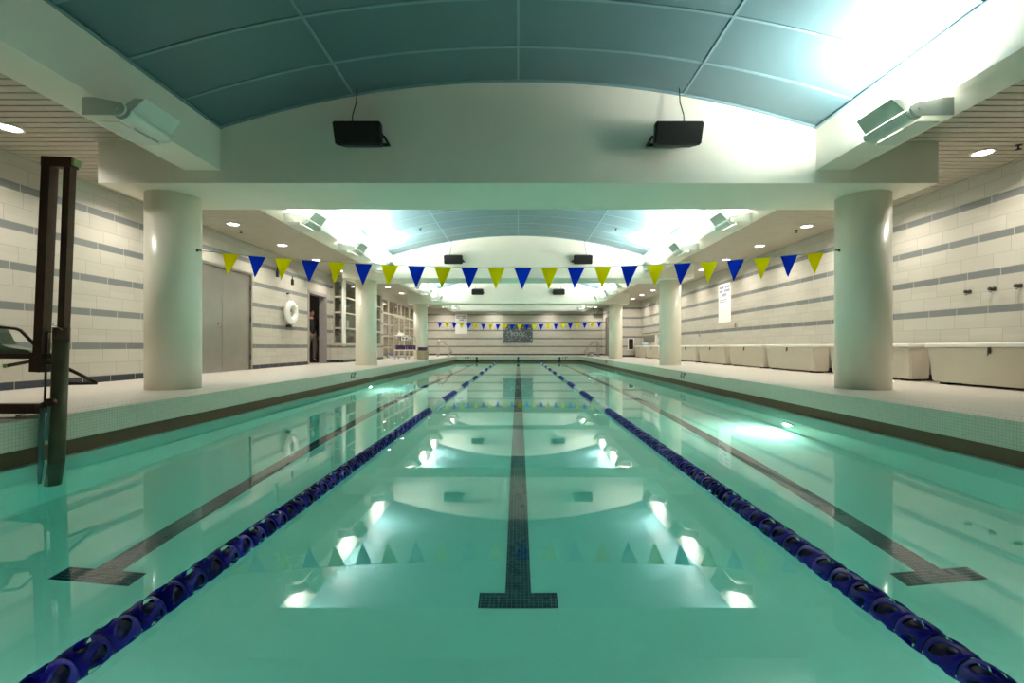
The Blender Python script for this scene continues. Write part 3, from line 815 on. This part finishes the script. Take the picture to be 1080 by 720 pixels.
# things inside office window
b = MB(); b.box(-7.1, -6.5, 16.7, 17.3, EYE+.60, EYE+.64); b.box(-7.1, -6.5, 16.7, 17.3, EYE+.02, EYE+.06); b.box(-7.1, -7.05, 16.7, 17.3, DECK, EYE+.60); o = b.build('office_shelf', M['darksteel']); tag(o, 'dark shelf standing just inside the office window', 'shelf')
b = MB(); b.box(-7.0, -6.6, 16.75, 17.05, EYE+.642, EYE+.72, .01); o = b.build('paper_tray', M['paper']); tag(o, 'flat white paper tray on the office shelf', 'paper tray')
b = MB(); b.box(-8.2, -7.3, 17.6, 19.0, EYE-.2, EYE-.15); b.box(-8.18, -8.13, 17.62, 18.95, DECK, EYE-.2); b.box(-7.37, -7.32, 17.62, 18.95, DECK, EYE-.2); o = b.build('office_desk', M['frame']); tag(o, 'low desk deep inside the office behind the window', 'desk')
r = empty('monitor', (-6.76, 16.9, EYE+.062)); tag(r, 'white boxy monitor on the lower shelf behind the office window', 'monitor')
b = MB(); b.hexa([(-.17, -.02, .04), (.17, -.02, .04), (.12, .2, .06), (-.12, .2, .06), (-.17, -.04, .36), (.17, -.04, .36), (.12, .2, .3), (-.12, .2, .3)]); b.build('screen_housing', M['paper'], r)
b = MB(); b.box(-.1, .1, 0, .18, 0, .045); b.build('stand', M['paper'], r)
b = MB(); b.box(-6.13, -6.125, 16.25, 16.45, EYE+.66, EYE+.95); o = b.build('window_notice', M['paper']); tag(o, 'white sheet taped inside the office window pane', 'notice')

# ------------------------------------------------------------------ ring buoy
r = empty('ring_buoy', (WL+.12, 12.63, EYE+.95)); tag(r, 'white ring buoy hanging on the striped wall between the doors', 'ring buoy')
b = MB(); R, q = .232, .088
b.lathe([(R + q*math.cos(t*2*PI/18), q*.85*math.sin(t*2*PI/18)) for t in range(18)], 48, axis='X', closed=True); b.build('ring', M['white'], r)
for k in range(4):
    a = PI/4 + k*PI/2; b = MB(); c = Vector((0, R*math.cos(a), R*math.sin(a))); t = Vector((0, -math.sin(a), math.cos(a)))
    pts = [c + Vector((.088*math.sin(u), q*1.03*math.cos(u)*math.cos(a), q*1.03*math.cos(u)*math.sin(a))) for u in [i*2*PI/20 for i in range(20)]]
    vs = [[b.bm.verts.new(p + t*s) for p in pts] for s in (-.03, .03)]
    for i in range(20): b.bm.faces.new((vs[0][i], vs[0][(i+1) % 20], vs[1][(i+1) % 20], vs[1][i]))
    b.build('band', M['paper'], r)
b = MB(); b.tube([(-.02, -.1, .28), (-.08, 0, .52), (-.02, .1, .28)], .008, 8); b.build('hanging_rope', M['cord'], r)
b = MB(); b.box(-.118, -.06, -.02, .02, .50, .54); b.box(-.118, .0, -.05, .05, -.42, -.34, .01); b.build('wall_bracket', M['darksteel'], r)
# clips high on the wall
for k, (y, l) in enumerate(((12.1, 'nearer the steel door'), (12.9, 'above the ring buoy'))):
    r = empty('wall_clip', (WL, y, EYE+1.95 if k == 0 else EYE+1.85)); tag(r, 'small black hanger high on the striped wall %s' % l, 'hook')
    b = MB(); b.box(0, .05, -.04, .04, -.1, .06, .008); b.build('base', M['black'], r)
    b = MB(); b.tube([(.02, 0, .05), (.025, 0, .38 if k == 0 else .15)], .012, 8); b.build('rod', M['black'], r)

# ------------------------------------------------------------------ right wall fittings
for k, y in enumerate((6.63, 6.29, 5.96)):
    r = empty('wall_hook', (WR, y, EYE+.80)); tag(r, 'dark round wall hook over the nearest bin, %s from the nearest column' % ordn[k], 'hook', 'wall hooks above the nearest bin')
    b = MB(); b.lathe([(.03, 0), (.03, -.01), (.014, -.02), (.014, -.05), (.026, -.055), (.026, -.07), (0, -.075)], 16, axis='X'); b.build('knob', M['darksteel'], r)
    b = MB(); b.tube([(-.03, 0, -.01), (-.05, 0, -.05), (-.075, 0, -.04)], .005, 6); b.build('prong', M['darksteel'], r)
for k in range(8):
    y = 21.2 + k*.37
    r = empty('wall_hook', (WR, y, EYE+.68)); tag(r, 'tiny dark hook in a row over the far bins, %s from the camera' % ordn[k], 'hook', 'row of wall hooks over the far bins')
    b = MB(); b.lathe([(.03, 0), (.03, -.01), (.014, -.02), (.014, -.05), (.026, -.055), (0, -.065)], 10, axis='X'); b.build('knob', M['darksteel'], r)
for (y, z, l) in ((13.72, .64, 'near the notice'), (16.45, .43, 'beyond the notice, lower')):
    r = empty('wall_outlet', (WR, y, EYE+z)); tag(r, 'small outlet box on striped wall above bins %s' % l, 'outlet')
    b = MB(); b.box(-.04, 0, -.05, .05, -.07, .07, .008); b.build('cover', M['frame'], r)
    b = MB(); b.box(-.045, -.04, -.025, .025, .01, .05); b.box(-.045, -.04, -.025, .025, -.05, -.01); b.build('socket', M['black'], r)

def poster(root, w, h, hh):
    """notice: panel in local XZ, facing -Y; hh = header height at the top"""
    b = MB(); b.box(-w/2, w/2, -.012, 0, h-hh, h, .002); b.build('header_panel', M['paper'], root)
    b = MB(); b.box(-w/2, w/2, -.012, 0, 0, h-hh-.02, .002); b.build('sheet', M['paper'], root)
    b = MB(); z = h - hh*.2
    for r_, segs in enumerate((((-.42, -.02), (.06, .42)), ((-.42, -.1), (.0, .42)), ((-.16, .2),))):
        for a, c in segs:
            x = a*w
            while x < c*w - .01:
                ww = min(.045*w/.8*random.uniform(.7, 1.1), c*w-x); b.box(x, x+ww, -.014, -.012, z-hh*.2, z); x += ww + .012
        z -= hh*.29
    z = h-hh-.1
    for k in range(2):
        b.box(-w*.4, w*(.1 if k else .2), -.014, -.012, z-.03, z); z -= .06
    b.build('printing', M['ink'], root)
r = empty('wall_notice', (WR, 14.5, EYE+.77), (0, 0, -PI/2)); tag(r, 'tall white notice with printed header on the wall above the bins', 'notice'); poster(r, .86, 1.24, .40)
r = empty('wall_notice', (-3.62, YE, EYE+.82)); tag(r, 'tall white notice with printed header on the far striped wall', 'notice'); poster(r, .78, 1.24, .40)

r = empty('pool_banner', (-.01, YE-.002, EYE+.24)); tag(r, 'dark speckled rectangular banner in the middle of the far wall', 'banner')
b = MB(); b.box(-.93, .93, -.06, 0, 0, 1.2); b.build('board', M['navyboard'], r)
text_part('lettering', 'POOL', .36, (0, -.062, .55), (PI/2, 0, 0), plain('banner_letters', (150, 158, 156), .6), r, .002)
# cctv
r = empty('security_camera', (5.0, 28.6, EYE+2.22)); tag(r, 'small dark security camera near the far corner above the grab rails', 'camera')
b = MB(); b.box(-.2, .1, -.06, .06, -.05, .05, .01); b.build('body', M['darksteel'], r)
b = MB(); b.tube([(.1, 0, 0), (.3, .1, .05), (.38, .1, .05)], .02, 8); b.build('arm', M['darksteel'], r)
# cabinet on the recess wall
r = empty('extinguisher_cabinet', (6.01, 24.3, EYE-.18)); tag(r, 'small white framed recessed cabinet with dark interior beside farthest bin', 'cabinet')
b = MB()
b.box(-.17, -.13, -.1, 0, 0, .64); b.box(.13, .17, -.1, 0, 0, .64); b.box(-.13, .13, -.1, 0, 0, .04); b.box(-.13, .13, -.1, 0, .6, .64); b.build('frame', M['white'], r)
b = MB(); b.box(-.13, .13, -.012, 0, .04, .6); b.build('back_panel', M['black'], r)
r = empty('fire_extinguisher', (6.01, 24.24, EYE-.14)); tag(r, 'small dark red fire extinguisher inside the far wall cabinet', 'extinguisher')
b = MB(); b.lathe([(.045, 0), (.045, .32), (.02, .37), (.02, .4)], 16); b.build('cylinder', M['red'], r)
b = MB(); b.box(-.02, .06, -.01, .01, .4, .43); b.build('valve', M['black'], r)
# panel above the far bins
r = empty('wall_panel', (WR, 22.5, EYE)); tag(r, 'grey panel unit with white post on the wall above the far bins', 'panel')
b = MB(); b.box(-.06, 0, -.9, 1.2, .22, .5); b.build('upper_panel', plain('grey_panel', (128, 122, 106), .6), r)
b = MB(); b.box(-.04, 0, -.9, 1.2, -.0, .22); b.build('lower_panel', plain('pale_panel', (186, 178, 158), .6), r)
b = MB(); b.box(-.09, 0, -1.02, -.9, -.0, .56); b.build('post', M['white'], r)

# ------------------------------------------------------------------ far grab rails
for sx in (-1, 1):
    r = empty('ladder_rail', (sx*4.45, 25.3, DECK)); tag(r, 'pair of chrome grab rails at the far corner %s' % ('by the storage cart' if sx < 0 else 'beside a small bucket'), 'grab rail', 'grab rails at the far corners')
    for yy in (-.25, .3):
        b = MB(); pts = [(0, yy, 0), (0, yy, .68), (-sx*.04, yy, .78), (-sx*.14, yy, .86), (-sx*.26, yy, .84), (-sx*.36, yy, .74), (-sx*.62, yy, .42), (-sx*.70, yy, .30), (-sx*.70, yy, .20), (-sx*.62, yy, .10), (-sx*.56, yy, .0)]
        b.tube(pts, .024, 10); rail = b.build('rail', M['chrome'], r)
        b = MB(); b.lathe([(.05, 0), (.05, .01), (.03, .015)], 16, (0, yy, 0)); b.lathe([(.05, 0), (.05, .01), (.03, .015)], 16, (-sx*.56, yy, 0)); b.build('flange', M['chrome'], r)
r = empty('bucket', (4.12, 25.45, DECK)); tag(r, 'small pale bucket with blue rim by the far grab rails', 'bucket')
b = MB(); b.lathe([(.1, 0), (.14, .2), (.13, .2), (.09, .01)], 24); b.build('body', M['bucket'], r)
b = MB(); b.lathe([(.14, .19), (.175, .19), (.175, .235), (.14, .235)], 24, closed=True); b.build('rim', M['bluerim'], r)

# ------------------------------------------------------------------ storage cart by the farthest column
cx, cy = -4.83, 19.6
r = empty('storage_cart', (cx, cy, DECK)); tag(r, 'white two shelf storage cart with steel hoops before the farthest column', 'cart')
for z in (.38, 1.0):
    b = MB(); b.box(-.42, .42 if z < .5 else .1, -.3, .3, z, z+.04, .008); b.build('shelf', M['white'], r)
for x in (-.4, .05):
    for y in (-.28, .28):
        b = MB(); b.tube([(x, y, .05), (x, y, 1.0)], .016, 8); p = b.build('post', M['chrome'], r)
        b = MB(); b.lathe([(.03, -.012), (.04, -.012), (.04, .012), (.03, .012)], 12, (x, y, .04), 'Y', closed=True); b.build('wheel', M['black'], p)
for y in (-.22, .22):
    b = MB(); b.tube([(.12, y, .42), (.12, y, .95), (.16, y, 1.0), (.30, y, 1.0), (.34, y, .95), (.36, y, .42)], .015, 8); b.build('hoop', M['chrome'], r)
for k in range(3):
    x = cx-.26+.26*k
    for j in range(4):
        b = MB(); b.box(-.12, .12, -.22, .22, 0, .045, .015); o = b.build('kickboard', M['purple']); o.location = (x, cy-.02*(j % 2), DECK+.4215+j*.047)
        tag(o, 'purple foam kickboard on the cart, %s pile, %s' % (('glazed side', 'middle', 'pool side')[k], ('bottom', 'second from bottom', 'third from bottom', 'top')[j]), 'kickboard', 'purple kickboards on the cart')
r = empty('first_aid_box', (cx-.22, cy, DECK+1.04)); tag(r, 'white box with pointed top on the upper cart shelf', 'box')
b = MB(); b.hexa([(-.12, -.14, 0), (.14, -.14, 0), (.14, .14, 0), (-.12, .14, 0), (-.1, -.12, .1), (.1, -.12, .1), (.1, .12, .1), (-.1, .12, .1)]); b.build('body', M['white'], r)
b = MB(); b.hexa([(-.08, -.02, .1), (.0, -.02, .1), (.0, .02, .1), (-.08, .02, .1), (-.1, -.015, .2), (-.07, -.015, .2), (-.07, .015, .2), (-.1, .015, .2)]); b.build('handle', M['white'], r)
r = empty('upper_bin', (cx+.0, cy-.05, DECK+.78)); r.name = 'hanging_tray'; tag(r, 'white tray with round holes under the upper cart shelf', 'tray')
b = MB(); b.box(-.14, .16, -.2, .2, .04, .215, .02); b.build('tray_body', M['white'], r)
for x in (-.06, .08):
    b = MB(); b.lathe([(.035, -.205), (.035, -.199), (0, -.199)], 16, (x, 0, .12), 'Y'); b.build('hole', M['black'], r)
r = empty('storage_tub', (-4.10, 19.55, DECK)); tag(r, 'round tan ribbed tub on the deck beside the storage cart', 'tub')
b = MB(); b.lathe([(.21, 0), (.23, .02), (.24, .34), (.26, .36), (.26, .385), (.22, .385), (.21, .03), (0, .03)], 32)
b.build('tub_body', M['tan'], r)
for k in range(8):
    a = k*PI/4; b = MB(); b.bar((.228*math.cos(a), .228*math.sin(a), .02), (.245*math.cos(a), .245*math.sin(a), .34), .02); b.build('rib', M['tan'], r)
for j in range(3):
    b = MB(); b.box(-.2, .2, -.14, .14, 0, .045, .015); o = b.build('kickboard', M['purple']); o.location = (-4.10, 19.55, DECK+.3865+j*.047); o.rotation_euler = (0, 0, .2*j)
    tag(o, 'purple foam kickboard lying on the tan tub, %s' % (('bottom', 'middle', 'top')[j]), 'kickboard', 'purple kickboards on the tub')
b = MB(); b.tube([(-5.98, 20.9, EYE-.29), (-5.9, 21.3, EYE-.38), (-5.85, 21.8, EYE-.48), (-5.8, 22.3, EYE-.53), (-5.7, 22.9, EYE-.53), (-5.5, 23.3, EYE-.53)], .022, 10)
o = b.build('pool_hose', M['hose']); tag(o, 'short blue hose leaning against the lobby glazing', 'hose')

# ------------------------------------------------------------------ pool lift (near left)
lift = empty('pool_lift', (0, 0, 0)); tag(lift, 'rusty brown pool access lift with seat at the near pool edge', 'pool lift')
Yl = 3.5
def L(px, py, dy=0): return at(px, py, Yl+dy)
b = MB(); b.bar(L(53, 168), L(43, 389), .068, .068, up=(0, 1, 0)); mast = b.build('mast', M['bronze'], lift)
b = MB(); b.bar(L(43.5, 372), L(42.5, 392), .085, .09, up=(0, 1, 0)); b.build('mast_bracket', M['bronze'], mast)
b = MB(); b.bar(L(74, 172), L(67, 352), .052, .052, up=(0, 1, 0)); b.build('lifting_post', M['bronze'], lift)
b = MB(); b.bar(L(47.5, 171), L(79, 172.5), .065, .075); cb = b.build('cross_head', M['bronze'], lift)
b = MB(); b.bar(L(76.5, 171), L(82, 172.2), .055, .05); b.build('end_cap', M['capgreen'], cb)
b = MB()
top, bot = L(65, 346), L(59.5, 492); bot = bot + (bot-top).normalized()*.72
b.tube([top, top + (bot-top)*.5, bot], .0495, 28, cap=True); cyl = b.build('cylinder', M['cyl'], lift)
d = (bot-top)
b = MB(); b.tube([top - d.normalized()*.004, top + d.normalized()*.10], .0515, 28); b.build('sleeve', M['bronze'], cyl)
b = MB(); b.tube([L(49.5, 350), L(47, 432)], .008, 8); b.build('thin_rod', M['bronze'], lift)
b = MB(); b.tube([L(45, 430, -.02), L(43, 489, -.02), L(42.7, 489, -.02) + Vector((-.02, 0, -.70))], .018, 12); b.build('pipe', M['pipe'], lift)
b = MB(); b.tube([L(53.5, 425, -.04), L(49, 464, -.04)], .016, 12); b.build('pipe', M['pipe'], lift)
b = MB(); b.tube([L(40, 430, -.02), L(58, 421, -.02)], .024, 12); b.lathe([(.03, -.02), (.03, .02)], 16, L(54, 424, -.06), 'Y'); b.build('clamp', M['bronze'], lift)
b = MB(); b.bar(L(-60, 430.5, .1), L(46, 430.5, .0), .07, .075); b.build('base_beam', M['bronze'], lift)
b = MB(); b.bar(L(22, 442, -.05), L(42, 439, .0), .04, .04); b.bar(L(22, 437, .0), L(22, 444, .0), .04, .04); b.bar(L(-60, 444, .05), L(24, 441, -.05), .03, .02); b.build('foot_bar', M['frame'], lift)
b = MB(); b.bar(L(-50, 375.5, .1), L(52, 375.5, .0), .045, .04); b.build('seat_arm', M['bronze'], lift)
b = MB(); b.bar(L(8, 385.5, -.1), L(40, 379.5, .0), .025, .025); fr = b.build('foot_rest', M['bronze'], lift)
b = MB(); b.bar(L(5, 386, -.1), L(8.5, 385.4, -.1), .027, .027); b.build('grip', M['capgreen'], fr)
b = MB(); b.tube([L(-20, 344, .1), L(0, 345, .1), L(17, 346.5, .1), L(22, 348.5, .1), L(29, 355.5, .08), L(38, 365, .05)], .012, 10); b.build('armrest', M['bronze'], lift)
b = MB()   # seat shell: curved sheet, profile in XZ and extruded in Y
prof = [(-14, 340), (-6, 343), (0, 350), (4, 358), (9, 363.5), (16, 366), (26, 367.5), (36, 368.5), (40, 371)]
low = [(40, 374), (30, 375.5), (20, 374), (8, 373), (-2, 372), (-14, 372)]
pl_ = [(L(x-15, y).x, L(x-15, y).z) for x, y in prof + low]
b.prism(pl_, Yl+.05, Yl+.17); b.build('seat', M['seat'], lift)
b = MB(); b.tube([L(60, 384), L(50, 383)], .012, 8); b.tube([L(60, 377), L(48, 376)], .01, 8); b.tube([L(62, 350), L(46, 350)], .004, 6); b.build('link_rod', M['bronze'], lift)
b = MB(); b.tube([L(70, 388, .05), L(101, 403, .25)], .013, 10); b.tube([L(68, 404.5, .05), L(102, 404, .25)], .012, 10); b.build('brace', M['bronze'], lift)
b = MB(); b.tube([L(66, 348, -.06), L(60, 344, -.06), L(56, 343, -.06), L(54, 341.5, -.06), L(57, 341, -.06)], .003, 6); b.build('release_wire', M['chrome'], lift)

# ------------------------------------------------------------------ person in the doorway
def skin_mesh(name, verts, edges, root_i, mat, parent, sub=2):
    me = bpy.data.meshes.new(name); me.from_pydata([v[:3] for v in verts], edges, [])
    me.materials.append(mat)
    o = bpy.data.objects.new(name, me); COL.objects.link(o)
    if parent: o.parent = parent
    sk = o.modifiers.new('skin', 'SKIN'); sk.use_smooth_shade = True
    for i, v in enumerate(verts):
        r_ = v[3] if isinstance(v[3], tuple) else (v[3], v[3])
        me.skin_vertices[0].data[i].radius = r_; me.skin_vertices[0].data[i].use_root = (i == root_i)
    ss = o.modifiers.new('sub', 'SUBSURF'); ss.levels = sub; ss.render_levels = sub
    return o
# faces +X (towards the pool) a little to the camera; standing with one foot ahead
pv = [(0, 0, .98, (.15, .11)), (0, 0, 1.15, (.14, .10)), (0, 0, 1.36, (.17, .11)), (.01, 0, 1.48, (.09, .08)), (.03, 0, 1.56, (.055, .055)),   # 0-4 trunk
      (.0, .10, .92, .09), (.06, .11, .52, .058), (.0, .12, .10, .04), (.13, .13, .03, .032),       # 5-8 leg
      (.0, -.10, .92, .09), (-.02, -.11, .52, .058), (-.14, -.12, .12, .04), (-.02, -.13, .03, .032), # 9-12 leg
      (.0, .19, 1.42, .06), (-.03, .25, 1.15, .042), (.06, .25, .92, .03), (.10, .24, .85, .026),   # 13-16 arm
      (.0, -.19, 1.42, .06), (-.03, -.25, 1.15, .042), (.08, -.24, .95, .03), (.12, -.23, .88, .026)] # 17-20 arm
pe = [(0,1),(1,2),(2,3),(3,4),(0,5),(5,6),(6,7),(7,8),(0,9),(9,10),(10,11),(11,12),(2,13),(13,14),(14,15),(15,16),(2,17),(17,18),(18,19),(19,20)]
for (h, s) in ((16, 1), (20, -1)):
    hx, hy, hz, _ = pv[h]
    for k, (dx, dy, ln) in enumerate(((.018, -.012, .07), (.024, -.004, .078), (.022, .004, .074), (.012, .010, .06), (-.01, -.028*s, .05))):
        i0 = len(pv); pv.append((hx+dx*.8, hy+dy*1.2, hz-.03, .009)); pv.append((hx+dx*1.4, hy+dy*1.6, hz-.03-ln*.55, .008)); pv.append((hx+dx*1.1, hy+dy*1.6-.006*s, hz-.03-ln, .007))
        pe += [(h, i0), (i0, i0+1), (i0+1, i0+2)]
person = empty('person', (-6.95, 15.27, DECK+.012), (0, 0, -.6)); tag(person, 'person in dark jacket and grey trousers standing inside the open doorway', 'person')
person.scale = (1.0,)*3
body = skin_mesh('body', pv, pe, 0, M['skin'], person)
b = MB(); hd = [(0, -.115), (.045, -.105), (.066, -.06), (.076, 0), (.078, .04), (.066, .085), (.035, .115), (0, .122)]
b.lathe(hd, 20, (.035, 0, 1.665)); 
b.hexa([(.10, -.012, 1.635), (.125, -.012, 1.635), (.125, .012, 1.635), (.10, .012, 1.635), (.10, -.006, 1.68), (.108, -.006, 1.68), (.108, .006, 1.68), (.10, .006, 1.68)])
for s in (-1, 1): b.lathe([(.0, -.008), (.022, -.006), (.028, 0), (.02, .006), (0, .008)], 10, (.03, s*.078, 1.66), 'Y')
o = b.build('head', M['skin'], person)
b = MB(); b.lathe([(.072, .0), (.086, .02), (.086, .05), (.072, .1), (.04, .128), (0, .134)], 20, (.024, 0, 1.665)); b.build('hair', M['hair'], person)
tv = [(0, 0, 1.0, (.165, .12)), (0, 0, .93, (.15, .12)), (0, .10, .88, .105), (.06, .11, .52, .075), (.005, .12, .11, .062), (0, -.10, .88, .105), (-.02, -.11, .52, .075), (-.13, -.12, .13, .062)]
skin_mesh('trousers', tv, [(0,1),(1,2),(2,3),(3,4),(1,5),(5,6),(6,7)], 0, M['trousers'], person)
jv = [(0, 0, .93, (.178, .135)), (0, 0, 1.15, (.158, .118)), (0, 0, 1.36, (.185, .125)), (.01, 0, 1.485, (.10, .09)), (.0, .19, 1.42, .075), (-.03, .25, 1.15, .058), (.085, .243, .875, .04), (.0, -.19, 1.42, .075), (-.03, -.25, 1.15, .058), (.105, -.233, .905, .04)]
skin_mesh('jacket', jv, [(0,1),(1,2),(2,3),(2,4),(4,5),(5,6),(2,7),(7,8),(8,9)], 0, M['shirt'], person)
for (x, y) in ((.06, .125), (-.09, -.125)):
    b = MB(); b.box(-.08, .17, -.045, .045, 0, .07, .02); o = b.build('shoe', M['shoe'], person); o.location = (x, y, 0)

# ------------------------------------------------------------------ world, camera
wd = bpy.data.worlds.new('world'); sc.world = wd; wd.use_nodes = True
wd.node_tree.nodes['Background'].inputs[0].default_value = (.02, .022, .022, 1); wd.node_tree.nodes['Background'].inputs[1].default_value = .2
b = MB(); b.box(-9.3, 7.2, YB-.2, YE+.3, 4.4, 4.6); o = b.build('ceiling_slab', M['plenum']); tag(o, 'concrete slab above the vaults', 'ceiling', kind='structure')
cd = bpy.data.cameras.new('camera'); cam = bpy.data.objects.new('camera', cd); COL.objects.link(cam)
cam.location = (0, 0, EYE); cam.rotation_euler = (PI/2, 0, 0)
cd.sensor_width = 36; cd.lens = 36*F/1080; cd.shift_x = -(X0-540)/1080; cd.shift_y = (Y0-360)/1080; cd.clip_start = .05
sc.camera = cam
sc.view_settings.view_transform = 'Standard'; sc.view_settings.look = 'None'; sc.view_settings.gamma = 1
sc.view_settings.use_curve_mapping = False
sc.view_settings.exposure = 0.68
c = sc.cycles
c.max_bounces = 14; c.diffuse_bounces = 6; c.glossy_bounces = 5; c.transmission_bounces = 10; c.transparent_max_bounces = 12
c.caustics_refractive = True; c.caustics_reflective = True; c.blur_glossy = 1.0
c.sample_clamp_indirect = 40; c.use_denoising = True
